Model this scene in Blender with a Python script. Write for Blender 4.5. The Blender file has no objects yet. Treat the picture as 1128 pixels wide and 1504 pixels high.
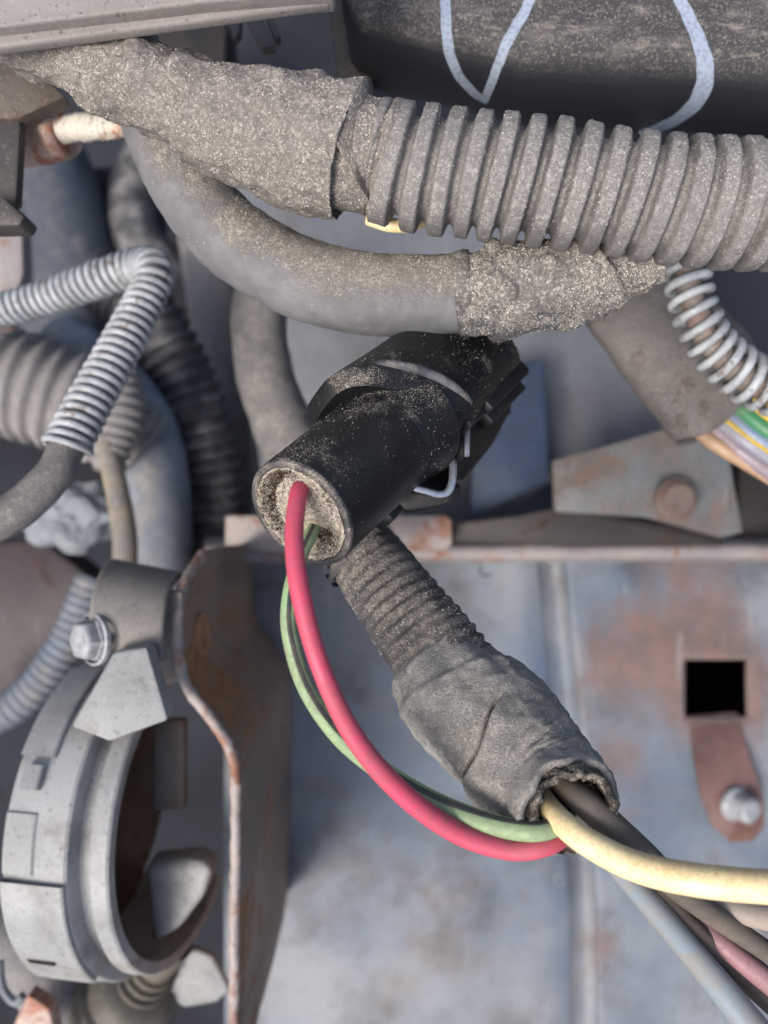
import bpy, bmesh, math, random
import numpy as np
from mathutils import Vector, Matrix
from mathutils.bvhtree import BVHTree
random.seed(4); RNG = np.random.default_rng(7)
S = bpy.context.scene; COL = S.collection

# ---------------------------------------------------------------- camera, sky, sun, exposure
F = 1130.0; CX, CY = 564.0, 752.0; CAMZ = 0.42          # focal length and centre in photo pixels, camera height in metres
cam_d = bpy.data.cameras.new('camera'); cam = bpy.data.objects.new('camera', cam_d); COL.objects.link(cam)
cam.location = (0, 0, CAMZ); S.camera = cam
cam_d.sensor_fit = 'VERTICAL'; cam_d.sensor_height = 5.8; cam_d.sensor_width = 5.8
cam_d.lens = 5.8 * F / 1504.0; cam_d.clip_start = 0.005; cam_d.clip_end = 50
cam_d.dof.use_dof = True; cam_d.dof.focus_distance = 0.119; cam_d.dof.aperture_fstop = 2.1
SUN = Vector((-0.42, -0.36, 0.83)).normalized()
w = bpy.data.worlds.new('World'); S.world = w; w.use_nodes = True
sky = w.node_tree.nodes.new('ShaderNodeTexSky'); sky.sky_type = 'NISHITA'; sky.sun_disc = False
sky.sun_elevation = math.asin(SUN.z); sky.sun_rotation = math.atan2(SUN.x, SUN.y) % (2 * math.pi)
sky.air_density = 1.0; sky.dust_density = 5.0; sky.ozone_density = 1.0
w.node_tree.nodes['Background'].inputs[1].default_value = 0.11
w.node_tree.links.new(sky.outputs[0], w.node_tree.nodes['Background'].inputs[0])
sl = bpy.data.lights.new('sun', 'SUN'); sl.energy = 1.5; sl.angle = math.radians(24); sl.color = (1, .96, .91)
so = bpy.data.objects.new('sun', sl); COL.objects.link(so); so.rotation_euler = SUN.to_track_quat('Z', 'Y').to_euler()
S.view_settings.view_transform = 'Standard'; S.view_settings.look = 'None'
S.view_settings.exposure = 0.9; S.view_settings.gamma = 1.0

# ---------------------------------------------------------------- helpers
def P(x, y, d):
    """photo pixel and depth in millimetres -> world point in metres"""
    return np.array([(x - CX) * d / F, -(y - CY) * d / F, CAMZ * 1000 - d]) / 1000

def _h(ix, iy, iz):
    n = (ix * 374761393 + iy * 668265263 + iz * 1274126177) & 0xFFFFFFFF
    n = ((n ^ (n >> 13)) * 1103515245) & 0xFFFFFFFF
    return ((n ^ (n >> 16)) & 0xFFFF) / 65535.0
def vnoise(p):
    i = np.floor(p).astype(np.int64); f = p - i; u = f * f * (3 - 2 * f)
    r = 0
    for a in (0, 1):
        for b in (0, 1):
            for c in (0, 1):
                wgt = (u[..., 0] if a else 1 - u[..., 0]) * (u[..., 1] if b else 1 - u[..., 1]) * (u[..., 2] if c else 1 - u[..., 2])
                r = r + wgt * _h(i[..., 0] + a, i[..., 1] + b, i[..., 2] + c)
    return r * 2 - 1
def fbm(p, freq, o=3):
    r = 0; a = 1.0
    for k in range(o):
        r = r + a * vnoise(p * freq * 2 ** k + 17.3 * k); a *= 0.5
    return r

def wloc(o):
    v = Vector((0, 0, 0))
    while o is not None: v = v + o.location; o = o.parent
    return v
def obj(name, verts, faces, m, parent=None, smooth=True, angle=None, kind=None):
    verts = np.asarray(verts, float)
    c = (verts.min(0) + verts.max(0)) / 2
    me = bpy.data.meshes.new(name)
    me.from_pydata((verts - c).tolist(), [], [list(map(int, f)) for f in faces] if not isinstance(faces, np.ndarray) else faces.tolist())
    if smooth:
        me.polygons.foreach_set('use_smooth', [True] * len(me.polygons))
        if angle: me.set_sharp_from_angle(angle=math.radians(angle))
    me.materials.append(m); me.update()
    o = bpy.data.objects.new(name, me); COL.objects.link(o)
    o.location = Vector(c) - (wloc(parent) if parent else Vector((0, 0, 0)))
    if parent: o.parent = parent
    if kind: o['kind'] = kind
    return o
def thing(name, label, cat, at, group=None):
    o = bpy.data.objects.new(name, None); COL.objects.link(o)
    o.location = Vector(at); o.empty_display_size = .005
    o['label'] = label; o['category'] = cat
    if group: o['group'] = group
    return o
def tag(o, label, cat, group=None):
    o['label'] = label; o['category'] = cat
    if group: o['group'] = group
    return o

def spline(pts, ds):
    """Catmull-Rom through rows of any width; first 3 columns are metres; even spacing ds"""
    p = np.asarray(pts, float); n = len(p)
    q = np.vstack([2 * p[0] - p[1], p, 2 * p[-1] - p[-2]])
    out = []
    for i in range(n - 1):
        a, b, c, d = q[i:i + 4]
        t = np.linspace(0, 1, 40, endpoint=False)[:, None]
        out.append(.5 * (2 * b + (c - a) * t + (2 * a - 5 * b + 4 * c - d) * t ** 2 + (3 * b - a - 3 * c + d) * t ** 3))
    out.append(p[-1:]); out = np.vstack(out)
    L = np.r_[0, np.cumsum(np.linalg.norm(np.diff(out[:, :3], axis=0), axis=1))]
    m = max(4, int(L[-1] / ds) + 1); s = np.linspace(0, L[-1], m)
    return np.stack([np.interp(s, L, out[:, k]) for k in range(p.shape[1])], 1), s
def frames(c, up=(0, 0, 1)):
    t = np.gradient(c, axis=0); t /= np.linalg.norm(t, axis=1)[:, None]
    n = np.array(up, float); N = []
    for k in range(len(t)):
        n = n - t[k] * (n @ t[k]); n = n / np.linalg.norm(n); N.append(n)
    N = np.array(N); return t, N, np.cross(t, N)
def pp(rows):
    """(px, py, depth mm, half width px) -> world x, y, z, radius in metres"""
    return [list(P(x, y, d)) + [h * d / F / 1000] for x, y, d, h in rows]
def tube(pts, ds=.0005, m=24, disp=None, caps=(True, True), wall=0, flat=None, arc=None, twist=0, up=(0, 0, 1), ragged=None):
    """swept tube. pts: world x, y, z, radius. disp(s, theta, pos) radial offset in metres. theta 0 faces the camera."""
    c, s = spline(pts, ds); t, N, B = frames(c[:, :3], up)
    a0, a1 = arc or (0, 2 * math.pi); closed = arc is None
    th = np.linspace(a0, a1, m, endpoint=not closed)
    Tt = th[None] + twist * (s / s[-1])[:, None]
    ct, st = np.cos(Tt), np.sin(Tt)
    fx, fy = flat or (1, 1)
    R = np.repeat(c[:, 3:4], m, 1)
    def ring(R):
        return c[:, None, :3] + (N[:, None] * (ct * fx)[..., None] + B[:, None] * (st * fy)[..., None]) * R[..., None]
    if disp is not None: R = R + disp(s[:, None] + 0 * Tt, Tt, ring(R))
    V = ring(R); n = len(s)
    if ragged is not None:
        e = ragged(th); k = min(n - 2, int(.004 / ds)); wgt = np.linspace(0, 1, k)[:, None]
        V[-k:] += t[-k:, None, :] * (wgt * e[None])[..., None]
    mm = m if closed else m - 1
    i, j = np.meshgrid(np.arange(n - 1), np.arange(mm), indexing='ij'); j2 = (j + 1) % m
    fq = np.stack([i * m + j, i * m + j2, (i + 1) * m + j2, (i + 1) * m + j], -1).reshape(-1, 4)
    verts = V.reshape(-1, 3); faces = fq.tolist()
    if wall and closed:
        Vi = ring(R - wall); 
        if ragged is not None: Vi[-k:] += t[-k:, None, :] * (wgt * e[None])[..., None]
        off = len(verts); verts = np.vstack([verts, Vi.reshape(-1, 3)])
        faces += (fq[:, ::-1] + off).tolist()
        for r, fl in ((0, 1), (n - 1, 0)):
            for q in range(m):
                f = [r * m + q, r * m + (q + 1) % m, off + r * m + (q + 1) % m, off + r * m + q]
                faces.append(f[::-1] if fl else f)
        caps = (False, False)
    if closed:
        if caps[0]: verts = np.vstack([verts, V[0].mean(0)]); k0 = len(verts) - 1; faces += [[k0, (q + 1) % m, q] for q in range(m)]
        if caps[1]: verts = np.vstack([verts, V[-1].mean(0)]); k0 = len(verts) - 1; faces += [[k0, (n - 1) * m + q, (n - 1) * m + (q + 1) % m] for q in range(m)]
    return verts, faces
def helix(rows, pitch, wire, ds=.0003, m=8, phase=0, seg=14):
    """coil spring wound about a path"""
    c, s = spline(pp(rows), ds); t, N, B = frames(c[:, :3])
    turns = s[-1] / pitch; q = np.linspace(0, s[-1], int(turns * seg) + 2)
    C = np.stack([np.interp(q, s, c[:, k]) for k in range(4)], 1)
    n_ = np.stack([np.interp(q, s, N[:, k]) for k in range(3)], 1); b_ = np.stack([np.interp(q, s, B[:, k]) for k in range(3)], 1)
    a = 2 * math.pi * q / pitch + phase
    p = C[:, :3] + (n_ * np.cos(a)[:, None] + b_ * np.sin(a)[:, None]) * C[:, 3:4]
    jit = 1 + .12 * fbm(p, 900, 2)
    return tube(np.c_[p, wire * jit], ds=wire * .8, m=m)

def prism(poly, thick, m, name, parent=None, bevel=.4, seg=2, dirn=(0, 0, -1), angle=35):
    """polygon given by pixel and depth, extruded by thick mm along dirn, edges rounded"""
    bm = bmesh.new(); vs = [bm.verts.new(P(*q)) for q in poly]
    f = bm.faces.new(vs); f.normal_update()
    if f.normal.dot(Vector(dirn)) > 0: f.normal_flip()
    r = bmesh.ops.extrude_face_region(bm, geom=[f])
    bmesh.ops.translate(bm, vec=Vector(dirn) * thick / 1000, verts=[g for g in r['geom'] if isinstance(g, bmesh.types.BMVert)])
    bmesh.ops.recalc_face_normals(bm, faces=bm.faces)
    if bevel: bmesh.ops.bevel(bm, geom=list(bm.edges), offset=bevel / 1000, segments=seg, profile=.5, affect='EDGES', clamp_overlap=True)
    bmesh.ops.triangulate(bm, faces=[q for q in bm.faces if len(q.verts) > 4])
    v = np.array([q.co[:] for q in bm.verts]); bm.verts.index_update(); fs = [[q.index for q in g.verts] for g in bm.faces]; bm.free()
    return obj(name, v, fs, m, parent, angle=angle)
def rbox(c, axes, half, m, name, parent=None, bevel=.4, seg=2, warp=None):
    bm = bmesh.new(); bmesh.ops.create_cube(bm, size=2)
    for v in bm.verts:
        h = np.array(v.co[:]) * half
        if warp: h = warp(h)
        v.co = Vector(c + (h / 1000) @ np.array(axes))
    bmesh.ops.recalc_face_normals(bm, faces=bm.faces)
    if bevel: bmesh.ops.bevel(bm, geom=list(bm.edges), offset=bevel / 1000, segments=seg, profile=.5, affect='EDGES', clamp_overlap=True)
    v = np.array([q.co[:] for q in bm.verts]); bm.verts.index_update(); fs = [[q.index for q in g.verts] for g in bm.faces]; bm.free()
    return obj(name, v, fs, m, parent, angle=35)
def lathe(c, A, prof, m, name, parent=None, n=48, arc=None, angle=30, dent=None):
    """profile of (along mm, radius mm) turned about axis A from c"""
    A = np.array(A) / np.linalg.norm(A); N = np.array([0, 0, 1.]) - A[2] * A
    if np.linalg.norm(N) < 1e-3: N = np.array([1., 0, 0]) - A[0] * A
    N /= np.linalg.norm(N); B = np.cross(A, N)
    a0, a1 = arc or (0, 2 * math.pi); cl = arc is None
    th = np.linspace(a0, a1, n, endpoint=not cl); V = []
    for a, r in prof:
        V.append(c + A * a / 1000 + (np.cos(th)[:, None] * N + np.sin(th)[:, None] * B) * r / 1000)
    V = np.array(V)
    if dent: V = V + dent(V)
    k = len(prof); mm = n if cl else n - 1
    fs = [[i * n + j, i * n + (j + 1) % n, (i + 1) * n + (j + 1) % n, (i + 1) * n + j] for i in range(k - 1) for j in range(mm)]
    return obj(name, V.reshape(-1, 3), fs, m, parent, angle=angle)
def grid(fn, nu, nv, flip=False):
    u, v = np.meshgrid(np.linspace(0, 1, nu), np.linspace(0, 1, nv), indexing='ij')
    V = np.array([fn(a, b) for a, b in zip(u.ravel(), v.ravel())])
    fs = [[i * nv + j, (i + 1) * nv + j, (i + 1) * nv + j + 1, i * nv + j + 1] for i in range(nu - 1) for j in range(nv - 1)]
    if flip: fs = [f[::-1] for f in fs]
    return V, fs
def world_mesh(o):
    me = o.data; v = np.empty(len(me.vertices) * 3); me.vertices.foreach_get('co', v)
    v = v.reshape(-1, 3) + np.array(wloc(o)[:]); me.calc_loop_triangles()
    t = np.empty(len(me.loop_triangles) * 3, np.int32); me.loop_triangles.foreach_get('vertices', t)
    return v, t.reshape(-1, 3)
def grains(o, n, size, m, parent, up=.2, patch=250, lo=.1, name='dust_grains', zone=None):
    """loose grit lying on the upward faces of o, as one mesh"""
    v, t = world_mesh(o); a, b, c = v[t[:, 0]], v[t[:, 1]], v[t[:, 2]]
    nr = np.cross(b - a, c - a); ar = np.linalg.norm(nr, axis=1) + 1e-15; nz = nr[:, 2] / ar
    cen = (a + b + c) / 3
    wgt = ar * np.clip((nz - up) / (1 - up), 0, 1) * np.clip(fbm(cen, patch, 3) + .55 - lo, 0.02, 1.5)
    if zone is not None: wgt = wgt * zone(cen)
    idx = RNG.choice(len(t), n, p=wgt / wgt.sum()); r1, r2 = np.sqrt(RNG.random(n)), RNG.random(n)
    p = a[idx] * (1 - r1)[:, None] + b[idx] * (r1 * (1 - r2))[:, None] + c[idx] * (r1 * r2)[:, None]
    base = np.array([[1, 0, 0], [-1, 0, 0], [0, 1, 0], [0, -1, 0], [0, 0, 1], [0, 0, -1]], float)
    f0 = np.array([[0, 2, 4], [2, 1, 4], [1, 3, 4], [3, 0, 4], [2, 0, 5], [1, 2, 5], [3, 1, 5], [0, 3, 5]])
    sz = size * (.35 + RNG.random(n) ** 3 * 1.3)
    q = base[None] * (1 + .7 * (RNG.random((n, 6, 3)) - .5)) + .5 * (RNG.random((n, 6, 3)) - .5)
    V = p[:, None] + q * sz[:, None, None]
    Fc = (f0[None] + (np.arange(n) * 6)[:, None, None]).reshape(-1, 3)
    return obj(name, V.reshape(-1, 3), Fc, m, parent, smooth=False, kind='stuff')
def decal(bvh, path, name, m, parent, lift=.00012, n=40):
    path = [(x, y, h * .85) for x, y, h in path]
    """a flat painted stroke laid on a surface: px, py, half width px"""
    c, s = spline([[x / 1000, y / 1000, 0, h] for x, y, h in path], .004); xy = c[:, :2] * 1000
    t = np.gradient(xy, axis=0); t /= np.linalg.norm(t, axis=1)[:, None]; nn = np.c_[-t[:, 1], t[:, 0]]
    V = []; O = Vector((0, 0, CAMZ)); K = 5
    for k in range(len(xy)):
        for e in np.linspace(-1, 1, K):
            q = xy[k] + nn[k] * e * c[k, 3] * (1 + .05 * math.sin(k * .7 + e * 2) * abs(e))
            d = (Vector(P(q[0], q[1], 100)) - O).normalized()
            hit, nor, _, _ = bvh.ray_cast(O, d)
            if hit is None: hit, nor = Vector(P(q[0], q[1], 150)), Vector((0, 0, 1))
            if nor.dot(d) > 0: nor = -nor
            V.append(list(hit + nor * lift))
    fs = [[i * K + j, i * K + j + 1, (i + 1) * K + j + 1, (i + 1) * K + j] for i in range(len(xy) - 1) for j in range(K - 1)]
    return obj(name, V, fs, m, parent)
def bvh_of(o):
    v, t = world_mesh(o); return BVHTree.FromPolygons([Vector(q) for q in v], t.tolist())

# ---------------------------------------------------------------- materials
def srgb(r, g, b):
    f = lambda c: ((c / 255 + .055) / 1.055) ** 2.4 if c > 10 else c / 3294.6
    return (f(r), f(g), f(b), 1)
class NT:
    def __init__(s, name):
        s.m = bpy.data.materials.new(name); s.m.use_nodes = True; s.t = s.m.node_tree; s.b = s.t.nodes['Principled BSDF']
        s.tc = s.t.nodes.new('ShaderNodeTexCoord').outputs['Object']
    def n(s, ty, **k):
        o = s.t.nodes.new(ty)
        for a, v in k.items(): setattr(o, a, v)
        return o
    def set(s, sock, v):
        if isinstance(v, bpy.types.NodeSocket): s.t.links.new(v, sock)
        elif v is not None: sock.default_value = v
    def map(s, scale=(1, 1, 1), rot=(0, 0, 0), loc=(0, 0, 0)):
        o = s.n('ShaderNodeMapping'); s.set(o.inputs[0], s.tc); o.inputs['Scale'].default_value = scale; o.inputs['Rotation'].default_value = rot; o.inputs['Location'].default_value = loc
        return o.outputs[0]
    def noise(s, scale, detail=3, rough=.6, vec=None, dist=0):
        o = s.n('ShaderNodeTexNoise'); s.set(o.inputs['Vector'], vec or s.tc); o.inputs['Scale'].default_value = scale; o.inputs['Detail'].default_value = detail
        o.inputs['Roughness'].default_value = rough; o.inputs['Distortion'].default_value = dist; return o.outputs['Fac']
    def vor(s, scale):
        o = s.n('ShaderNodeTexVoronoi'); s.set(o.inputs['Vector'], s.tc); o.inputs['Scale'].default_value = scale; return o
    def math(s, op, a, b=None, c=None):
        o = s.n('ShaderNodeMath', operation=op)
        for k, v in enumerate((a, b, c)): s.set(o.inputs[k], v)
        return o.outputs[0]
    def step(s, v, lo, hi, a=0., b=1.):
        o = s.n('ShaderNodeMapRange', interpolation_type='SMOOTHSTEP'); s.set(o.inputs[0], v)
        for k, q in enumerate((lo, hi, a, b)): o.inputs[k + 1].default_value = q
        return o.outputs[0]
    def mix(s, f, a, b):
        o = s.n('ShaderNodeMix', data_type='RGBA'); s.set(o.inputs[0], f); s.set(o.inputs[6], a); s.set(o.inputs[7], b); return o.outputs[2]
    def ramp(s, v, *st):
        o = s.n('ShaderNodeValToRGB'); s.set(o.inputs[0], v); e = o.color_ramp.elements
        while len(e) < len(st): e.new(.5)
        for q, (p_, c_) in zip(e, st): q.position = p_; q.color = c_
        return o.outputs[0]
    def nz(s):
        g = s.n('ShaderNodeNewGeometry'); x = s.n('ShaderNodeSeparateXYZ'); s.set(x.inputs[0], g.outputs['Normal']); return x.outputs
    def bump(s, h, dist, strength=1.):
        o = s.n('ShaderNodeBump'); s.set(o.inputs['Height'], h); o.inputs['Distance'].default_value = dist; o.inputs['Strength'].default_value = strength
        s.set(s.b.inputs['Normal'], o.outputs[0])
    def done(s, col, rough=.6, metal=0., spec=.4):
        s.set(s.b.inputs['Base Color'], col); s.set(s.b.inputs['Roughness'], rough); s.set(s.b.inputs['Metallic'], metal)
        s.b.inputs['Specular IOR Level'].default_value = spec; return s.m
BLACK = srgb(24, 24, 26)
def dusty(name, base, dust=srgb(160, 150, 138), dark=srgb(70, 62, 56), light=srgb(215, 208, 196), cover=.5, grain=2600, patch=110,
          up=.5, bump=.00022, rough=.55, spec=.4, base2=None, ydust=0., soft=.14):
    k = NT(name); grain *= 1.6; bump *= .6
    g = k.noise(grain, 2, .65); p = k.noise(patch, 4, .62); z = k.nz()
    v = k.math('MULTIPLY_ADD', g, .9, k.math('MULTIPLY_ADD', p, 1.1, k.math('MULTIPLY', z[2], up)))
    if ydust: v = k.math('MULTIPLY_ADD', z[1], ydust, v)
    th = 1.0 + up * .7 + .55 * (.5 - cover)
    mask = k.step(v, th - soft, th + soft)
    vo = k.vor(grain * .75); rv = k.n('ShaderNodeSeparateColor'); k.set(rv.inputs[0], vo.outputs['Color'])
    f2 = k.noise(grain * .8, 3, .7)
    dark = tuple(a * .6 + b * .4 for a, b in zip(dark, dust)); light = tuple(a * .62 + b * .38 for a, b in zip(light, dust))
    dm = tuple(a * .55 + b * .45 for a, b in zip(dust, dark))
    dc = k.ramp(k.math('MULTIPLY_ADD', rv.outputs[0], .38, k.math('MULTIPLY', f2, .62)), (.25, dark), (.42, dm), (.55, dust), (.78, light))
    dc = k.mix(k.step(k.noise(patch * .7, 3), .38, .68, 0, .5), dc, k.mix(.5, dc, dm))
    dc = k.mix(k.step(k.noise(grain * .16, 4, .7), .4, .66, 0, .55), dc, dark)
    dc = k.mix(k.step(k.noise(patch * .45, 5, .65, k.map((1, 1, 1), (0, 0, 0), (.31, .17, .05))), .42, .64, 0, .6), dc, k.mix(.4, dc, base2 or base))
    bc = k.mix(k.step(k.noise(patch * 1.7, 3), .35, .7), base, base2 or tuple(min(1, c * 1.5) for c in base))
    h = k.math('MULTIPLY', mask, k.math('MULTIPLY_ADD', rv.outputs[1], .5, k.math('MULTIPLY', f2, 1.)))
    k.bump(h, bump)
    return k.done(k.mix(mask, bc, dc), k.step(mask, 0, 1, rough, .95), 0, spec)
def rusty(name, paint, paint2, rust=srgb(120, 82, 68), rust2=srgb(150, 100, 72), amount=.4, scale=40, rough=.55, metal=0., grime=.4, bump=.0002, spec=.4, streak=(1, 1, 1), fine=1500, soft=.16, scratch=.5, speck=.2, near=()):
    k = NT(name); vec = k.map(streak)
    a = k.noise(scale, 6, .66, vec, .6); b = k.noise(scale * 3.3, 5, .6, vec)
    m = k.step(k.math('MULTIPLY_ADD', b, .5, a), 1.06 - soft / 2 - .45 * amount, 1.06 + soft / 2 - .45 * amount)
    if near:                                   # rust spreads out from a cut edge or a fastener
        gp = k.n('ShaderNodeNewGeometry').outputs['Position']; w_ = k.math('MULTIPLY_ADD', b, .5, a)
        for (q, rr, gain) in near:
            v_ = k.n('ShaderNodeVectorMath', operation='DISTANCE'); k.set(v_.inputs[0], gp); v_.inputs[1].default_value = tuple(q)
            w_ = k.math('ADD', w_, k.step(v_.outputs['Value'], rr * .25, rr, gain, 0))
        m = k.step(w_, 1.06 - soft / 2 - .45 * amount, 1.06 + soft / 2 - .45 * amount)
    pc = k.mix(k.step(k.noise(scale * .8, 4, .6, k.map(streak, loc=(.3, .1, .2))), .35, .65), paint, paint2)
    g = k.step(k.noise(scale * 1.6, 6, .7, k.map(streak, loc=(.7, .4, .1))), .45, .75, 0, grime)
    pc = k.mix(g, pc, srgb(58, 54, 54))
    rc = k.mix(k.step(k.noise(scale * 6, 4), .4, .62), rust, rust2)
    c = k.mix(m, pc, rc)
    fn = k.noise(fine, 3, .7); c = k.mix(k.step(fn, .56, .7, 0, speck), c, srgb(190, 185, 178))
    c = k.mix(k.step(k.noise(fine * .6, 2, .7), .6, .72, 0, .5), c, srgb(45, 42, 42))
    if scratch:
        for rot, sc in ((.5, 1.), (-1.1, .8)):
            sn = k.noise(scale * 9 * sc, 3, .6, k.map((1, .04, 1), (0, 0, rot)))
            c = k.mix(k.step(sn, .68, .74, 0, .5 * scratch), c, srgb(178, 180, 184)); c = k.mix(k.step(sn, .3, .24, 0, .5 * scratch), c, srgb(70, 70, 74))
    k.bump(k.math('MULTIPLY_ADD', m, .5, k.math('MULTIPLY', fn, .35)), bump)
    return k.done(c, k.step(m, 0, 1, rough, .9), metal, spec)
def wire_mat(name, col, rough=.38, dirt=.35, dcol=srgb(110, 98, 86), spec=.5):
    k = NT(name); d = k.step(k.math('MULTIPLY_ADD', k.noise(700, 4, .7), .35, k.math('MULTIPLY', k.noise(110, 5, .7), .75)), .42, .7, 0, dirt); d2 = k.step(k.noise(2500, 2), .57, .68, 0, dirt)
    c = k.mix(d, col, dcol); c = k.mix(d2, c, dcol); k.bump(k.noise(900, 3), .00004)
    return k.done(c, k.step(d, 0, dirt + .01, rough, .7), 0, spec)

M = {}
M['tape'] = dusty('dusty_tape', srgb(106, 100, 96), dust=srgb(134, 128, 122), dark=srgb(84, 75, 69), light=srgb(212, 205, 194), cover=.95, up=.3, grain=2300, bump=.0003)
M['conduit'] = dusty('dusty_conduit', srgb(96, 93, 92), dust=srgb(136, 133, 130), dark=srgb(86, 81, 77), light=srgb(196, 193, 188), cover=.95, up=.45, grain=2600, bump=.0002)
M['hose'] = dusty('dusty_rubber', srgb(98, 98, 101), dust=srgb(146, 138, 127), dark=srgb(76, 68, 62), light=srgb(226, 218, 204), cover=.3, up=.55, ydust=.42, patch=90, rough=.6, base2=srgb(114, 114, 117), soft=.22)
M['wrap'] = dusty('gritty_wrap', srgb(76, 76, 78), dust=srgb(130, 125, 119), dark=srgb(66, 62, 58), light=srgb(225, 219, 208), cover=.78, up=.4, bump=.0004, grain=2100)
M['plug_black'] = dusty('black_plug_plastic', srgb(21, 21, 23), base2=srgb(27, 27, 29), cover=.02, up=.55, ydust=.12, patch=140, rough=.42, spec=.45, soft=.1, grain=3000)
M['rim'] = dusty('scuffed_rim', srgb(48, 49, 53), base2=srgb(70, 71, 76), cover=.3, up=.4, rough=.4, grain=3000)
M['ring'] = dusty('scuffed_ring', srgb(66, 67, 72), base2=srgb(104, 106, 112), cover=.3, up=.4, rough=.5, grain=3000, bump=.0002)
M['seal'] = dusty('sandy_seal', srgb(120, 104, 88), dust=srgb(186, 176, 158), dark=srgb(96, 76, 58), light=srgb(240, 233, 216), cover=.86, up=.2, patch=260, bump=.0005, grain=1900, soft=.2)
M['lower'] = dusty('dusty_lower_conduit', srgb(66, 64, 64), base2=srgb(80, 79, 82), dust=srgb(124, 117, 109), dark=srgb(66, 60, 55), light=srgb(206, 198, 184), cover=.55, up=.45, grain=2500, bump=.00025)
M['cloth'] = dusty('grey_cloth_tape', srgb(124, 122, 119), base2=srgb(158, 156, 152), dust=srgb(156, 151, 145), dark=srgb(92, 87, 81), light=srgb(206, 202, 196), cover=.62, up=.3, grain=3000, patch=130, bump=.0004, rough=.85)
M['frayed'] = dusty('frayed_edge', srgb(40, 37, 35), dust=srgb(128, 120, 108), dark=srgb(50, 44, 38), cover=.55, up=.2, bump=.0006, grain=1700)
M['grit'] = None
def grit(name, *cs):
    k = NT(name); vo = k.n('ShaderNodeNewGeometry').outputs['Random Per Island']
    n = len(cs); return k.done(k.ramp(vo, *[(i / n + .05, c) for i, c in enumerate(cs)]), .7, 0, .5)
M['grit'] = grit('grit', srgb(92, 84, 78), srgb(120, 114, 107), srgb(146, 140, 132), srgb(158, 152, 144), srgb(178, 173, 164), srgb(204, 199, 190))
M['housing'] = None
def streaky(name):
    k = NT(name); v = k.map((1, .28, 1), (0, 0, .9)); v2 = k.map((.35, 1, 1), (0, 0, .25))
    z = k.nz()
    s = k.step(k.math('MULTIPLY_ADD', k.noise(260, 6, .75, v2), 1., k.math('MULTIPLY', k.noise(45, 4), .9)), .88, 1.12)
    s2 = k.step(k.noise(520, 4, .7, v2), .56, .7)
    fn = k.noise(2800, 2); zz = k.step(z[2], .35, .99)
    c = k.mix(k.math('MULTIPLY', zz, k.step(s, 0, 1, .25, .75)), srgb(36, 38, 44), srgb(100, 97, 96))
    c = k.mix(k.math('MULTIPLY', k.math('MULTIPLY', s2, zz), .45), c, srgb(160, 150, 138))
    c = k.mix(k.math('MULTIPLY', k.step(fn, .54, .66, 0, .7), zz), c, srgb(150, 142, 132)); c = k.mix(k.step(k.noise(3300, 2), .6, .68, 0, .5), c, srgb(36, 34, 34))
    k.bump(fn, .00012); return k.done(c, .62, 0, .35)
M['housing'] = streaky('streaky_black_plastic')
M['chalk'] = None
def chalk():
    k = NT('blue_white_paint_pen'); c = k.mix(k.step(k.noise(1500, 3), .45, .66, 0, .55), srgb(150, 162, 180), srgb(104, 106, 110))
    k.bump(k.noise(1800, 2), .0001); return k.done(c, .7)
M['chalk'] = chalk()
M['rail'] = rusty('grey_rail_plastic', srgb(122, 116, 112), srgb(136, 131, 128), rust=srgb(112, 100, 92), rust2=srgb(146, 136, 126), amount=.35, scale=60, grime=.2, streak=(.4, 1, 1))
M['post'] = rusty('dark_post_plastic', srgb(58, 56, 55), srgb(74, 70, 68), rust=srgb(78, 68, 60), rust2=srgb(92, 84, 76), amount=.4, scale=80)
M['brown'] = rusty('brown_bracket_metal', srgb(70, 62, 57), srgb(88, 78, 70), rust=srgb(84, 64, 52), rust2=srgb(100, 84, 70), amount=.5, scale=90)
M['rust_pink'] = rusty('pinkish_rust', srgb(170, 140, 128), srgb(190, 168, 155), rust=srgb(150, 96, 76), rust2=srgb(176, 124, 100), amount=.6, scale=130)
M['stud'] = rusty('pale_stud_metal', srgb(190, 182, 168), srgb(204, 197, 184), rust=srgb(160, 104, 74), rust2=srgb(186, 138, 104), amount=.5, scale=150)
M['panel'] = rusty('blue_grey_painted_steel', srgb(90, 103, 119), srgb(124, 128, 133), rust=srgb(112, 104, 99), rust2=srgb(122, 108, 99), amount=.28, scale=17, soft=.4, grime=.8, rough=.5, spec=.45)
M['panel_rust'] = rusty('rust_blotched_steel', srgb(88, 100, 115), srgb(120, 126, 133), rust=srgb(104, 91, 88), rust2=srgb(116, 96, 90), amount=.2, scale=20, grime=.85, soft=.36, near=[(P(1050, 1010, 256), .036, .36), (P(905, 955, 256), .03, .3), (P(852, 1400, 258), .02, .24), (P(1010, 850, 256), .03, .24), (P(915, 1110, 256), .02, .16)])
M['lip'] = rusty('rusty_lip_steel', srgb(140, 134, 134), srgb(152, 142, 136), rust=srgb(128, 92, 76), rust2=srgb(150, 116, 98), amount=.5, scale=60, grime=.3)
M['plate'] = rusty('worn_plate_steel', srgb(98, 104, 107), srgb(114, 111, 107), rust=srgb(100, 86, 78), rust2=srgb(116, 94, 82), amount=.55, scale=40, grime=.6, soft=.3)
M['wall'] = rusty('brown_bracket_wall', srgb(146, 118, 98), srgb(122, 104, 90), rust=srgb(140, 96, 66), rust2=srgb(158, 112, 74), amount=.5, scale=50, grime=.25, streak=(1, 1, .4))
M['edge'] = rusty('bracket_edge', srgb(150, 138, 132), srgb(164, 154, 150), rust=srgb(128, 88, 70), rust2=srgb(152, 112, 92), amount=.5, scale=70, grime=.2)
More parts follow.
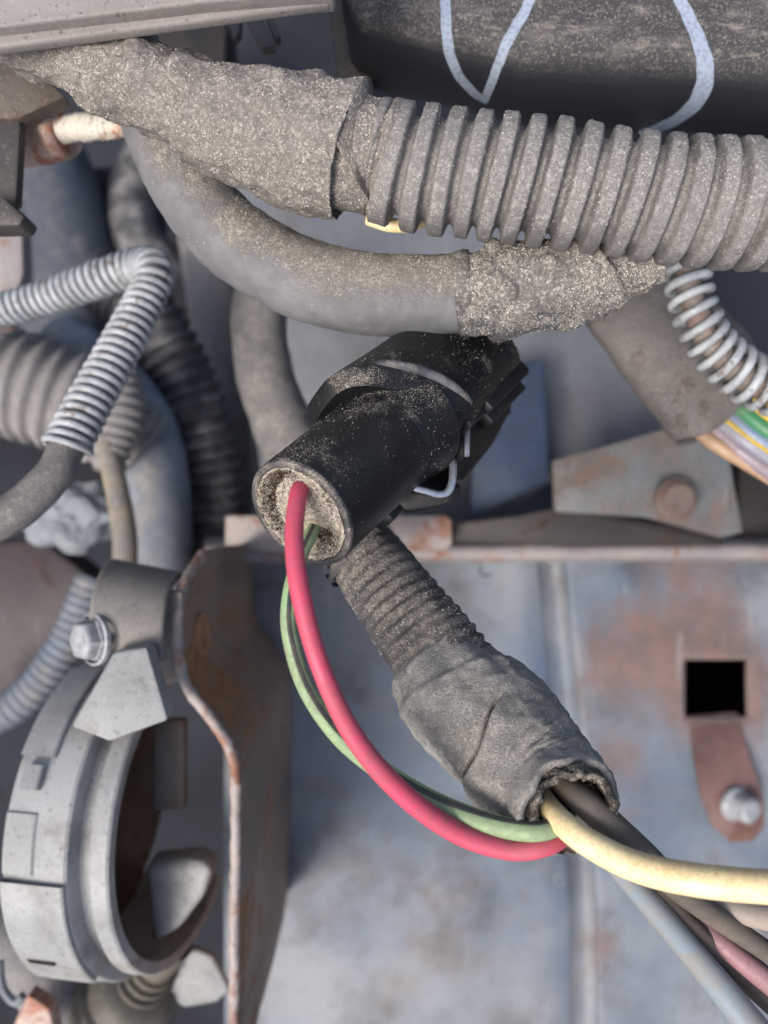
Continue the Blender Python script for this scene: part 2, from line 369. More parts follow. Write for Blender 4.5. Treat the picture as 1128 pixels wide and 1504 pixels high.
M['tab'] = rusty('red_brown_tab', srgb(96, 73, 69), srgb(110, 84, 78), rust=srgb(90, 62, 55), rust2=srgb(104, 74, 64), amount=.5, scale=50, grime=.3)
M['rivet'] = rusty('dull_brown_rivet', srgb(104, 88, 82), srgb(118, 102, 94), rust=srgb(98, 74, 64), rust2=srgb(120, 92, 78), amount=.5, scale=120)
M['horn'] = rusty('pale_grey_cast_plastic', srgb(140, 142, 142), srgb(156, 157, 157), rust=srgb(122, 118, 112), rust2=srgb(140, 136, 130), amount=.42, scale=40, soft=.3, grime=.55, speck=.35)
M['dkmetal_shade'] = rusty('dark_metal_and_shade', srgb(32, 29, 29), srgb(44, 38, 36), rust=srgb(58, 43, 36), rust2=srgb(66, 48, 38), amount=.4, scale=60, scratch=0, speck=.03)  # dark metal, also the colour of shade in the hole, recess and shadow strip
M['zinc'] = rusty('dull_zinc', srgb(148, 151, 155), srgb(172, 174, 178), rust=srgb(116, 108, 102), rust2=srgb(150, 140, 130), amount=.28, scale=220, rough=.6, metal=.2, grime=.5)
M['coil'] = rusty('galvanised_coil', srgb(150, 155, 160), srgb(176, 180, 184), rust=srgb(118, 108, 100), rust2=srgb(140, 130, 122), amount=.4, scale=220, rough=.6, metal=.1, grime=.3)
M['rod'] = rusty('rusty_rod', srgb(116, 108, 104), srgb(126, 116, 110), rust=srgb(122, 100, 90), rust2=srgb(106, 92, 86), amount=.6, scale=160)
M['steel'] = rusty('clip_steel', srgb(190, 196, 204), srgb(206, 210, 216), rust=srgb(120, 112, 104), rust2=srgb(150, 140, 130), amount=.15, scale=300, rough=.3, metal=.7, grime=.3)
def hosem(name, a, b, **k):
    k.setdefault('dust', srgb(138, 137, 138)); k.setdefault('dark', srgb(84, 80, 80)); return dusty(name, a, base2=b, **k)
M['grey_hose'] = hosem('grey_dusty_hose', srgb(104, 102, 102), srgb(122, 120, 118), cover=.5, up=.4, dust=srgb(138, 133, 128))
M['dark_hose'] = hosem('dark_hose', srgb(48, 48, 52), srgb(64, 64, 68), cover=.3, up=.4)
M['blue_hose'] = hosem('blue_grey_hose', srgb(104, 114, 128), srgb(128, 134, 144), cover=.3, up=.4, dust=srgb(150, 148, 148))
M['slate_hose'] = hosem('slate_hose', srgb(58, 66, 78), srgb(72, 78, 88), cover=.2, up=.4, dust=srgb(104, 106, 112))
M['pale_hose'] = hosem('pale_hose', srgb(134, 130, 130), srgb(150, 146, 144), cover=.45, up=.4)
M['beige'] = hosem('beige_tube', srgb(150, 136, 116), srgb(130, 122, 112), cover=.3, up=.4)
M['floor'] = rusty('dark_bay_floor', srgb(38, 40, 45), srgb(50, 53, 60), rust=srgb(46, 40, 38), rust2=srgb(36, 29, 26), amount=.35, scale=14, grime=0, scratch=0, speck=0, rough=.9, spec=.15)
M['navy'] = rusty('dark_blue_paint', srgb(52, 68, 92), srgb(64, 80, 102), rust=srgb(70, 72, 80), rust2=srgb(84, 84, 88), amount=.3, scale=40, grime=.4)
M['maroon'] = rusty('dark_maroon_metal', srgb(46, 38, 42), srgb(56, 45, 48), rust=srgb(70, 54, 50), rust2=srgb(60, 50, 50), amount=.4, scale=40)
M['sheet'] = rusty('grey_sheet_metal', srgb(112, 115, 120), srgb(128, 130, 134), rust=srgb(108, 104, 102), rust2=srgb(124, 120, 118), amount=.3, scale=22, grime=.3)
M['sheath'] = rusty('grey_brown_sheath', srgb(86, 82, 80), srgb(102, 97, 94), rust=srgb(80, 73, 68), rust2=srgb(108, 100, 94), amount=.45, scale=60, grime=.5, bump=.0005)
M['scrap'] = rusty('blue_grey_plastic', srgb(112, 119, 126), srgb(126, 132, 138), rust=srgb(110, 114, 120), rust2=srgb(130, 130, 134), amount=.3, scale=60)
M['orange_rust'] = rusty('orange_brown_rust', srgb(150, 102, 70), srgb(166, 120, 84), rust=srgb(132, 84, 56), rust2=srgb(176, 124, 80), amount=.5, scale=120)
M['strap'] = rusty('grey_strap_steel', srgb(128, 124, 120), srgb(112, 108, 104), rust=srgb(118, 96, 82), rust2=srgb(134, 112, 98), amount=.35, scale=70, grime=.4)
M['olive'] = rusty('olive_boot', srgb(84, 80, 72), srgb(98, 94, 84), rust=srgb(70, 66, 58), rust2=srgb(90, 84, 74), amount=.4, scale=60)
M['red'] = wire_mat('red_insulation', srgb(194, 70, 96), rough=.5, dcol=srgb(128, 84, 84), dirt=.45); M['green'] = wire_mat('green_insulation', srgb(138, 166, 122), rough=.5, dirt=.5)
M['stripe'] = wire_mat('dark_stripe', srgb(52, 56, 56)); M['yellow'] = wire_mat('yellow_insulation', srgb(242, 220, 172), dcol=srgb(178, 148, 96), dirt=.55)
M['wbrown'] = wire_mat('brown_black_insulation', srgb(86, 79, 73), dirt=.7, rough=.55); M['wblue'] = wire_mat('pale_blue_insulation', srgb(118, 134, 146), dirt=.85, rough=.55, dcol=srgb(132, 126, 118))
M['wpink'] = wire_mat('dull_pink_insulation', srgb(160, 118, 126), dirt=.6); M['wbeige'] = wire_mat('dull_beige_insulation', srgb(156, 144, 132)); M['wgreen'] = wire_mat('deep_green_insulation', srgb(52, 122, 84))
M['wlav'] = wire_mat('lavender_insulation', srgb(140, 128, 140), dirt=.55); M['wpeach'] = wire_mat('peach_insulation', srgb(172, 140, 112), dirt=.55); M['wgrey'] = wire_mat('grey_insulation', srgb(128, 132, 146))
M['wyel'] = wire_mat('bright_yellow_insulation', srgb(216, 182, 70)); M['wbluegrey'] = wire_mat('blue_insulation', srgb(110, 130, 156))

# ---------------------------------------------------------------- the setting: floor of the bay and body panels
v, f = grid(lambda a, b: np.array([(a - .5) * 1.6, (b - .5) * 1.6, .006 * vnoise(np.array([a * 30, b * 30, .5]))]), 60, 60)
obj('floor', v, f, M['floor'], kind='structure')

# painted panel at lower right: two sheets either side of a pressed groove, with a square hole
PD = 258
def pd(x, y): return PD - 4 * ((x - 420) / 700) + 6 * ((y - 820) / 700)
pan = thing('body_panel', 'blue grey painted body panel with rust blotches and a square hole', 'body panel', P(760, 1150, PD))
prev = None
def groove_x(y): return 803 + (y - 830) * .095 if y < 1320 else 849.5 + (y - 1320) * .01
def left_sheet(a, b):
    y = 812 + b * 800; x0 = 330; x1 = groove_x(y) - 14; x = x0 + (x1 - x0) * a
    e = max(0, (a - .93) / .07); dip = 2.2 * e * e
    q = P(x, y, pd(x, y) - 1.2 + dip); q[2] += .0012 * vnoise(np.array([x / 130, y / 130, .3])); return q
v, f = grid(left_sheet, 60, 60, True); obj('left_sheet', v, f, M['panel'], pan)
def mid(a, b):
    y = 812 + b * 800; x = groove_x(y) - 16 + 46 * a
    return P(x, y, pd(x, y) + 1.6 + 2.6 * math.sin(a * math.pi) * (1 if a < .75 else .8))
v, f = grid(mid, 14, 50, True); obj('groove', v, f, M['panel'], pan)
# right sheet with a hole: graded columns and rows in photo coordinates
hx0, hx1, hy0, hy1 = 1004, 1096, 968, 1052
xs = np.r_[np.linspace(0, 1, 26)]; colx = lambda y: np.r_[np.linspace(groove_x(y) + 24, hx0, 22), np.linspace(hx0, hx1, 8)[1:], np.linspace(hx1, 1330, 14)[1:]]
ys = np.r_[np.linspace(812, hy0, 18), np.linspace(hy0, hy1, 8)[1:], np.linspace(hy1, 1612, 40)[1:]]
V = []; nx = len(colx(900))
for y in ys:
    for x in colx(y):
        dx = max(hx0 - x, 0, x - hx1); dy = max(hy0 - y, 0, y - hy1); dd = math.hypot(dx, dy)
        q = P(x, y, pd(x, y) + (1.0 if x < groove_x(y) + 30 else 0)); q[2] += .0016 * vnoise(np.array([x / 90, y / 90, .9])) * (1 if dd > 30 else dd / 30) + .0012 * math.exp(-(dd / 40) ** 2); V.append(q)
fs = []
for j in range(len(ys) - 1):
    for i in range(nx - 1):
        if 21 <= i < 28 and 17 <= j < 24: continue
        fs.append([j * nx + i, (j + 1) * nx + i, (j + 1) * nx + i + 1, j * nx + i + 1])
o = obj('right_sheet', V, fs, M['panel_rust'], pan)
sm = o.modifiers.new('thickness', 'SOLIDIFY'); sm.thickness = .002; sm.offset = -1
lathe(P(714, 836, pd(714, 836) - .6), (0, 0, 1), [(-1.5, 2.6), (.4, 2.5), (.5, 1.9), (-.6, 1.6), (-.8, 0)], M['dkmetal_shade'], 'hole_shade_disc', pan, 20)  # dark disc standing in for the shade inside a small hole
tag(obj('drop_ring', *tube([list(P(822 + 6 * math.cos(q), 1292 + 9 * math.sin(q), 249)) + [.0004] for q in np.linspace(0, 5.9, 10)], .0003, 8), M['scrap']), 'tiny pale ring standing for a water drop on the panel below the torn sleeve', 'drop')  # pale ring added in place of a water drop
for pol in ([(985, 950, 262), (985, 1070, 262), (985, 1070, 330), (985, 950, 330)], [(1115, 950, 262), (1115, 1070, 262), (1115, 1070, 330), (1115, 950, 330)]):  # closed dark box added behind the hole so little light enters
    prism(pol, 2, M['dkmetal_shade'], 'added_box_wall', pan, 0, dirn=(1, 0, 0))
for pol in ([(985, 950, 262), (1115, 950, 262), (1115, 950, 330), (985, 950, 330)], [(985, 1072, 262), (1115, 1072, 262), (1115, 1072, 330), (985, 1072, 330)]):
    prism(pol, 2, M['dkmetal_shade'], 'added_box_wall', pan, 0, dirn=(0, 1, 0))
prism([(960, 930, 331), (1140, 930, 331), (1140, 1090, 331), (960, 1090, 331)], 2, M['dkmetal_shade'], 'added_box_back', pan, 0)  # back of the added light-blocking box
t = thing('rusty_tab', 'red brown steel tab below the square hole with a bolt in its rounded end', 'bracket', P(1065, 1130, 252))
prism([(1012, 1052, 256), (1084, 1046, 256), (1098, 1100, 252), (1122, 1170, 250), (1124, 1215, 250), (1108, 1236, 250), (1074, 1238, 250), (1048, 1215, 250), (1030, 1170, 250), (1020, 1100, 252)], 2.2, M['tab'], 'strap', t, .6)
bc = P(1080, 1180, 250); ax = np.array([.42, -.08, .9])
bolt = lathe(bc, ax, [(-1, 5.5), (.4, 5.6), (.9, 5.2), (1.2, 4.2), (6, 4.1), (6.8, 3.2), (7, 0)], M['zinc'], 'bolt', t, 24)
# lip and tabs along the top of the panel
lip = thing('flange', 'long narrow rusty flange edge running along the top of the blue grey panel', 'flange', P(720, 815, 236))
def lipf(a, b):
    x = 300 + a * 1030; rows = [(-30, 268), (-16, 240), (-10, 235.5), (-4, 234), (6, 234), (12, 236), (15, 240), (16, 262)]
    y, d = rows[int(round(b * 7))]; return P(x, 812 + y - (x - 300) * .004 + 1.5 * vnoise(np.array([x / 60, .4, .1])), d)
v, f = grid(lipf, 90, 8, True); obj('flange_edge', v, f, M['lip'], lip)
prism([(330, 757, 229), (655, 757, 229), (664, 765, 229), (664, 800, 229), (655, 808, 230), (400, 812, 231), (330, 806, 231)], 8, M['lip'], 'flange_tab', lip, .8)
pl = thing('rusty_plate', 'worn steel plate with a rusty rivet under the grey cable sheath', 'mounting plate', P(950, 720, 226))
prism([(812, 676, 230), (900, 652, 228), (980, 628, 226), (1020, 640, 225), (1072, 672, 224), (1092, 782, 226), (1060, 790, 227), (950, 760, 229), (815, 752, 232)], 3, M['plate'], 'plate', pl, .7)
prism([(655, 770, 236), (760, 758, 234), (820, 745, 232), (1064, 788, 228), (1064, 800, 232), (655, 806, 238)], 4, M['dkmetal_shade'], 'shadow_strip', pl, .5)  # dark strip standing for the shadow along the plate's lower edge
lathe(P(995, 733, 223), (0, 0, 1), [(-1, 6.4), (0, 6.2), (.6, 5.2), (1.2, 4.9), (1.9, 4.4), (2.1, 3.4), (1.8, 0)], M['rivet'], 'rivet', pl, 28)
# sheet behind the connector
tag(prism([(330, 262, 268), (1010, 262, 270), (1016, 640, 272), (820, 700, 268), (680, 800, 268), (395, 800, 268)], 4, M['sheet'], 'sheet_panel', None, 1.0), 'smooth grey sheet metal behind the black connector', 'sheet metal')
tag(prism([(700, 545, 252), (800, 528, 252), (808, 705, 250), (690, 765, 250)], 6, M['navy'], 'blue_bracket', None, 1.2), 'dark blue painted bracket just right of the black connector', 'bracket')
tag(prism([(1085, 676, 245), (1200, 676, 245), (1200, 800, 245), (1085, 800, 245)], 5, M['dkmetal_shade'], 'recess_shade', None, 1), 'dark block for the shade of a recess at the right edge beside the rusty plate', 'block')  # solid dark block takes the place of a recess in shade

# bracket wall: a bent steel sheet standing up towards the viewer
br = thing('bent_bracket', 'tall rusty bent steel bracket whose thin edge runs down beside the grey horn', 'bracket', P(340, 1200, 165))
edge = [(300, 812, 178), (281, 838, 172), (270, 860, 168), (262, 905, 165), (262, 950, 165), (274, 1005, 165), (308, 1052, 165), (334, 1090, 165), (345, 1125, 165), (347, 1200, 165), (345, 1350, 166), (343, 1620, 167)]
ce, se = spline([list(P(*q)) + [0] for q in edge], .0012); n = len(ce)
tn = np.gradient(ce[:, :3], axis=0); tn[:, 2] = 0; tn /= np.linalg.norm(tn, axis=1)[:, None]; nn = np.c_[-tn[:, 1], tn[:, 0], 0 * se]   # to the right of travel (+x)
V = []; K = 16
for k in range(n):
    jag = .0003 * vnoise(np.array([se[k] * 300, .2, .7]))
    for b in range(K):
        zt = ce[k, 2] + jag - (b / (K - 1)) * (ce[k, 2] - (CAMZ - .262))
        q = ce[k, :3].copy(); q[2] = zt; q += nn[k] * .0006 * vnoise(np.array([se[k] * 60, zt * 90, 0])); V.append(q)
v = np.array(V); fs = [[i * K + j, i * K + j + 1, (i + 1) * K + j + 1, (i + 1) * K + j] for i in range(n - 1) for j in range(K - 1)]
o = obj('bracket_wall', v, fs, M['wall'], br); sm = o.modifiers.new('thickness', 'SOLIDIFY'); sm.thickness = .0014; sm.offset = 0
verts, faces = tube(np.c_[ce[:, :3] + [0, 0, .0004], 0 * se + .0012], ds=.0006, m=10, disp=lambda s, T, p: .00022 * fbm(p, 700, 2)); obj('rolled_edge', verts, faces, M['edge'], br)
for (x, y, d, a, b_, mt) in ((297, 932, 182, 5.2, 1.5, 'orange_rust'), (314, 1010, 186, 2.2, 1.0, 'lip')):
    c = P(x, y, d); th = np.linspace(0, 2 * math.pi, 20, endpoint=False)
    lathe(c, (1, .05, .12), [(-.6, a), (.4, a * .95), (.5, a * .7), (-.2, a * .6), (-.4, 0)], M[mt], 'slot_rim', br, 24)

# ---------------------------------------------------------------- horn at lower left
HC = P(198, 1180, 190); HA = np.array([math.sin(math.radians(79)), 0, math.cos(math.radians(79))])
hr = thing('car_horn', 'pale grey round horn housing seen edge on at lower left', 'horn', HC)
rad = math.radians; harc = (rad(-104), rad(128))   # theta 0 is the side nearest the camera, 90 degrees the bottom
lathe(HC, HA, [(-10, 30), (-9.6, 34), (-8.6, 36.8), (-8.2, 37.2), (5.2, 37.4), (5.8, 37.0), (6, 36.4), (6.2, 33.4), (7, 32.9), (8.6, 32.9), (9.2, 33.4), (9.4, 35), (9.8, 35.4), (13.2, 35.4), (13.7, 35), (13.8, 34.2), (13.6, 32.6), (-7, 31.6)], M['horn'], 'casing', hr, 110, harc, 28)
lathe(HC, HA, [(-9.9, 34), (-9, 31.8), (-7.4, 31.4), (-7.2, 22), (-5.5, 12), (-6, 0)], M['brown'], 'diaphragm', hr, 60)
for q0, q1, a0, a1, h in ((-70, -34, -8.4, -.6, .9), (-31, -24, -6, -2, 1.6), (-17, 1, -8.4, -1.4, .35), (3, 46, -8.5, 5.6, 1.1), (48, 66, -8.4, 1, .6), (69, 92, -8.4, 3.6, 1.0)):
    lathe(HC, HA, [(a0, 36.6), (a0, 37.1 + h), (a0 + .4, 37.4 + h), (a1 - .4, 37.4 + h), (a1, 37.1 + h), (a1, 36.6)], M['horn'], 'casing_pad', hr, max(6, (q1 - q0) // 3), (rad(q0), rad(q1)), 28)
lathe(HC, HA, [(-6, 37.9), (-6, 38.75), (-5.4, 38.85), (-.4, 38.85), (.2, 38.75), (.2, 37.9)], M['dkmetal_shade'], 'casing_slot', hr, 3, (rad(32), rad(33.6)), 28)
prism([(166, 958, 154), (215, 950, 152), (247, 1058, 150), (160, 1090, 149), (103, 1068, 151)], 6, M['horn'], 'wedge_lug', hr, .8)
prism([(212, 1270, 178), (285, 1262, 172), (312, 1275, 170), (300, 1318, 172), (262, 1368, 176), (222, 1392, 180)], 9, M['horn'], 'cone_lug', hr, 4.2, 6)
prism([(225, 1060, 185), (270, 1058, 182), (270, 1190, 184), (225, 1192, 187)], 4, M['strap'], 'inner_rib', hr, .6)
st = thing('horn_bracket', 'curved dusty steel strap bolted above the grey horn', 'strap', P(215, 900, 165))
def strapf(a, b):
    x = 165 + 100 * a; ang = -.35 + 2.3 * b
    return P(x, 905, 172) + np.array([0, .012 * math.cos(ang) - .003 * a, .013 * math.sin(ang)])
v, f = grid(strapf, 20, 24, True); o = obj('strap', v, f, M['strap'], st); sm = o.modifiers.new('thickness', 'SOLIDIFY'); sm.thickness = .0016; sm.offset = 0
prism([(215, 868, 166), (268, 868, 164), (266, 1000, 164), (240, 1008, 165), (222, 950, 166)], 3, M['strap'], 'strap_end', st, .8)
prism([(178, 862, 172), (210, 848, 172), (240, 846, 172), (246, 880, 172), (180, 890, 172)], 5, M['brown'], 'strap_tail', st, 1)
bo = thing('hex_bolt', 'silver hex bolt head on the left end of the horn strap', 'bolt', P(133, 938, 165))
lathe(P(143, 938, 160), (-.62, 0, .78), [(-4, 3), (0, 3), (0, 4.8), (1, 5), (1.6, 4.7), (1.6, 4.2), (3.4, 4.2), (4.1, 3.8), (4.5, 2.9), (4.6, 0)], M['zinc'], 'bolt_head', bo, 6, None, 50)
lathe(P(143, 938, 160), (-.62, 0, .78), [(0, 4.9), (.2, 5.5), (1.1, 5.5), (1.4, 5.0)], M['zinc'], 'washer', bo, 30)
# fittings under the horn
bt = thing('ribbed_boot', 'olive grey ribbed rubber boot below the horn', 'rubber boot', P(205, 1450, 205))
pr = [(-4, 5), (0, 5.2), (8, 5.2), (8.4, 6.4), (9.8, 6.4), (10.2, 5.4), (11.4, 5.4), (11.8, 7), (13.2, 7), (13.6, 5.8), (14.8, 5.8), (15.2, 7.6), (16.8, 7.6), (17.6, 9.6), (20, 11.6), (24, 12.6), (24.6, 11.6), (26, 11.6), (26.6, 13.4), (44, 14)]
lathe(P(248, 1392, 196), (-.5, -.72, -.45), pr, M['olive'], 'boot', bt, 40, None, 60)
tag(prism([(240, 1462, 205), (250, 1410, 203), (285, 1394, 202), (312, 1405, 202), (338, 1455, 204), (318, 1474, 205), (270, 1482, 206)], 3, M['horn'], 'plastic_flap', None, 1.2, 3), 'pale grey rounded plastic flap right of the ribbed boot', 'plastic flap')
v, f = tube(pp([(-60, 1330, 215, 48), (20, 1378, 214, 52), (80, 1440, 214, 54), (150, 1540, 216, 55)]), .001, 28); tag(obj('thick_hose', v, f, M['pale_hose']), 'thick grey hose crossing the bottom left corner', 'hose')
v, f = tube(pp([(0, 1410, 190, 5), (4, 1450, 188, 6), (22, 1472, 187, 6), (34, 1462, 187, 6)]), .0006, 10); tag(obj('wire_hook', v, f, M['scrap']), 'small pale hooked wire at the bottom left edge', 'wire')
tag(prism([(20, 1504, 192), (40, 1462, 190), (72, 1482, 190), (90, 1560, 192), (10, 1560, 192)], 5, M['rust_pink'], 'rust_shard', None, .8), 'brown rusty shard at the bottom left corner', 'bracket')

# ---------------------------------------------------------------- hoses at left
def ridges(pitch, amp, sharp=2.2, skew=0, n1=.0, fr=600, ph=0):
    def g(s, T, p):
        w = np.sin(2 * math.pi * (s + skew * np.sin(T)) / pitch + ph); w = np.tanh(sharp * w) / math.tanh(sharp)
        return amp * w + (n1 * fbm(p, fr, 3) if n1 else 0)
    return g
v, f = tube(pp([(-80, 548, 232, 80), (0, 560, 232, 78), (70, 578, 233, 76), (140, 606, 236, 70), (205, 660, 242, 56)]), .0006, 40, ridges(.0047, .0009, 1.5)); tag(obj('corrugated_hose', v, f, M['pale_hose']), 'wide pale grey corrugated hose entering from the left edge', 'hose')
v, f = tube(pp([(90, 500, 258, 46), (165, 570, 252, 54), (212, 660, 247, 57), (226, 760, 246, 54), (226, 900, 248, 52)]), .001, 32, lambda s, T, p: .0006 * fbm(p, 60, 2)); tag(obj('smooth_hose', v, f, M['blue_hose']), 'smooth blue grey hose running down behind the coil guarded hose', 'hose')
v, f = tube(pp([(140, 400, 256, 44), (200, 450, 256, 48), (250, 525, 258, 48), (288, 610, 260, 46), (312, 710, 264, 44), (322, 830, 268, 44)]), .0006, 36, ridges(.0042, .0009, 1.5)); tag(obj('corrugated_hose', v, f, M['dark_hose']), 'dark corrugated hose curving down beside the smooth blue grey hose', 'hose')
v, f = tube(pp([(178, 545, 222, 24), (176, 600, 220, 34), (166, 650, 218, 30), (158, 688, 216, 22)]), .0006, 30, ridges(.003, .0005, 1.2)); tag(obj('hose_sleeve', v, f, M['pale_hose']), 'short pale ribbed sleeve where the beige tube starts', 'sleeve')
v, f = tube(pp([(152, 640, 215, 15), (172, 720, 213, 17), (184, 800, 210, 18), (178, 890, 208, 18)]), .0008, 18); tag(obj('thin_tube', v, f, M['beige']), 'thin beige tube hanging between the hoses and the horn strap', 'tube')
v, f = tube(pp([(300, 330, 292, 40), (318, 480, 292, 38), (330, 600, 290, 36), (335, 760, 290, 36)]), .0012, 24); tag(obj('upright_pipe', v, f, M['pale_hose']), 'upright grey pipe far behind, left of the black connector', 'pipe')
v, f = tube(pp([(392, 380, 205, 40), (382, 460, 203, 40), (386, 540, 200, 42), (418, 630, 196, 45), (470, 720, 192, 46), (560, 830, 200, 46)]), .0008, 36, lambda s, T, p: .0003 * fbm(p, 200, 3)); tag(obj('rubber_hose', v, f, M['grey_hose']), 'dusty grey brown rubber hose passing behind the black connector', 'hose')
v, f = tube(pp([(-60, 1075, 262, 26), (30, 1030, 262, 27), (95, 950, 264, 27), (140, 850, 268, 26)]), .0006, 24, ridges(.003, .0004, 1.2)); tag(obj('ribbed_hose', v, f, M['blue_hose']), 'thin blue grey ribbed hose behind the top of the horn', 'hose')
tag(prism([(-120, 800, 290), (60, 790, 285), (150, 860, 280), (110, 960, 285), (20, 1040, 290), (-120, 1060, 290)], 20, M['maroon'], 'maroon_block', None, 3), 'dark maroon metal block at the left edge above the horn', 'metal block')
# crumpled scrap
bm = bmesh.new(); bmesh.ops.create_icosphere(bm, subdivisions=4, radius=1)
vv = np.array([q.co[:] for q in bm.verts]); bm.verts.index_update(); ff = [[q.index for q in g.verts] for g in bm.faces]; bm.free()
vv = vv * (1 + .45 * np.abs(fbm(vv, 1.6, 3)))[:, None] * np.array([.012, .010, .006]); tag(obj('plastic_scrap', vv + P(105, 755, 245), ff, M['scrap'], smooth=False), 'crumpled pale blue plastic scrap below the thin hose', 'plastic scrap')
# dark shapes deep at the upper left
for rows, mt, lab in (([(40, 180, 300, 60), (90, 300, 300, 62), (110, 420, 300, 60), (60, 520, 305, 60)], 'slate_hose', 'blurred slate blue hose deep at the left under the rusty stud'),
                      ([(240, 190, 310, 36), (200, 280, 305, 38), (215, 370, 300, 38), (300, 440, 300, 38)], 'dark_hose', 'dark curved hose deep behind the smooth cable hose')):
    v, f = tube(pp(rows), .0015, 24); tag(obj('deep_hose', v, f, M[mt]), lab, 'hose')
tag(prism([(120, 245, 318), (225, 235, 318), (235, 330, 318), (140, 345, 318)], 14, M['maroon'], 'brown_block', None, 2), 'brownish block deep between the two dark hoses at upper left', 'metal block')
tag(prism([(-60, 320, 200), (32, 318, 200), (34, 400, 202), (12, 480, 204), (-60, 490, 204)], 6, M['lip'], 'beige_plate', None, 1), 'blurred beige plate at the left edge above the coil guarded hose', 'plate')
tag(prism([(200, 20, 262), (334, 20, 262), (330, 110, 262), (200, 110, 262)], 20, M['dkmetal_shade'], 'dark_beam', None, 1.5), 'near black beam under the grey rail at the top', 'beam')
tag(prism([(338, -40, 320), (520, -40, 320), (520, 140, 320), (330, 140, 320)], 10, M['floor'], 'blue_plate', None, 1.5), 'deep dark slate plate seen through the gap above the taped loom', 'plate')

# hose with a coil guard
cg = thing('coil_guard_hose', 'thin grey hose in a silver coil spring guard bent sharply at left', 'hose', P(160, 540, 165))
path = [(-60, 472, 192, 20), (60, 440, 187, 21), (140, 412, 182, 23), (205, 392, 178, 24), (226, 398, 174, 24), (214, 438, 171, 24), (170, 522, 165, 26), (130, 594, 160, 28), (100, 652, 156, 29)]
v, f = tube(pp([(x, y, d, h * .86) for x, y, d, h in path]), .0006, 24); obj('hose_core', v, f, M['grey_hose'], cg)
v, f = helix(path, .00215, .00085, phase=.4); obj('coil_guard', v, f, M['coil'], cg)
v, f = helix([(104, 645, 156, 32), (97, 660, 155.5, 33)], .0022, .0007, phase=1.5); obj('coil_end', v, f, M['coil'], cg)
v, f = tube(pp([(130, 594, 160, 22), (100, 655, 156, 25), (78, 698, 153, 27), (30, 745, 150, 29), (-20, 772, 148, 30), (-80, 795, 147, 30)]), .0006, 28, lambda s, T, p: .0001 * fbm(p, 400, 2)); obj('hose_tail', v, f, M['grey_hose'], cg)

# ---------------------------------------------------------------- top: rail, posts, black housing with paint pen strokes
rl = thing('metal_rail', 'grey stepped rail across the top left corner', 'rail', P(200, 20, 114))
prism([(-120, -220, 110), (505, -220, 110), (490, -14, 110.5), (300, 3, 111), (0, 40, 112), (-120, 56, 112)], 5, M['rail'], 'top_plate', rl, .5, 3)
prism([(-120, 40, 114), (0, 24, 114), (300, -14, 113), (488, -34, 113), (486, 4, 113), (300, 30, 113.5), (0, 70, 114), (-120, 86, 114)], 2.2, M['rail'], 'front_lip', rl, .6, 3)
lb = thing('corner_bracket', 'dark brown folded bracket under the rail at the left edge', 'bracket', P(20, 200, 142))
prism([(-120, 70, 140), (30, 76, 140), (96, 142, 142), (26, 174, 142), (-120, 180, 142)], 4, M['brown'], 'upper_leaf', lb, .6)
prism([(-120, 176, 143), (30, 172, 143), (24, 300, 143), (-120, 320, 143)], 3, M['post'], 'leg', lb, .8)
prism([(-120, 284, 137), (2, 286, 137), (36, 318, 137), (28, 331, 137), (-120, 334, 137)], 6, M['post'], 'foot', lb, .6)
rs = thing('rusty_stud', 'pinkish rusted threaded stud with a collar poking out under the rail at left', 'stud', P(100, 190, 150))
v, f = tube(pp([(20, 198, 158, 40), (35, 196, 157, 45), (80, 191, 153, 42), (92, 189, 152, 41), (93, 189, 152, 30)]), .0004, 32, lambda s, T, p: .0004 * fbm(p, 300, 3)); obj('collar', v, f, M['rust_pink'], rs)
v, f = tube(pp([(70, 190, 152, 20), (100, 188, 151, 21), (140, 186, 149, 18), (180, 187, 148, 14), (200, 189, 147, 8)]), .0003, 24, lambda s, T, p: .00012 * np.sin(s * 2 * math.pi / .0011) + .0003 * fbm(p, 500, 3)); obj('stud', v, f, M['stud'], rs)
bt = thing('broken_clip', 'small brown broken clip with splintered prongs hanging below the rail', 'clip', P(380, 40, 150))
prism([(360, 22, 150), (380, 18, 150), (404, 66, 150), (384, 70, 150)], 3, M['sheath'], 'prong', bt, .3); prism([(388, 20, 152), (398, 18, 152), (412, 52, 152), (404, 60, 152)], 2.5, M['sheath'], 'prong', bt, .3); prism([(338, 24, 152), (354, 20, 152), (352, 48, 152), (342, 60, 152)], 2.5, M['sheath'], 'prong', bt, .3)
tag(prism([(466, -160, 152), (514, -160, 152), (552, 150, 157), (500, 150, 157)], 26, M['post'], 'support_post', None, .8), 'dark grey post at the left end of the black housing', 'post')
hs = thing('plastic_housing', 'large dusty black plastic housing with pale blue pen strokes at top right', 'housing', P(850, 80, 150))
def ye(x): return np.interp(x, [480, 545, 760, 1128, 1340], [104, 130, 184, 200, 205])
prof = [(-420, 139.5), (-300, 139.6), (-210, 139.9)] + [(-150 + 152 * math.sin(q), 140.4 + 30 * (1 - math.cos(q))) for q in np.linspace(.12, 1.5, 16)] + [(2, 185), (2, 210)]
def hf(a, b):
    x = 517 + a * 760; k = b * (len(prof) - 1); i = min(int(k), len(prof) - 2); t_ = k - i
    dy = prof[i][0] * (1 - t_) + prof[i + 1][0] * t_; d = prof[i][1] * (1 - t_) + prof[i + 1][1] * t_
    e = max(0, 1 - a / .018); xx = x + (ye(x) + dy) * .16 - 16
    q = P(xx, ye(x) + dy, d + 3 * e * e); q[2] += .0004 * vnoise(np.array([x / 70, dy / 70, 0])); return q
v, f = grid(hf, 90, len(prof) * 3 - 2, True); sh = obj('shell', v, f, M['housing'], hs)
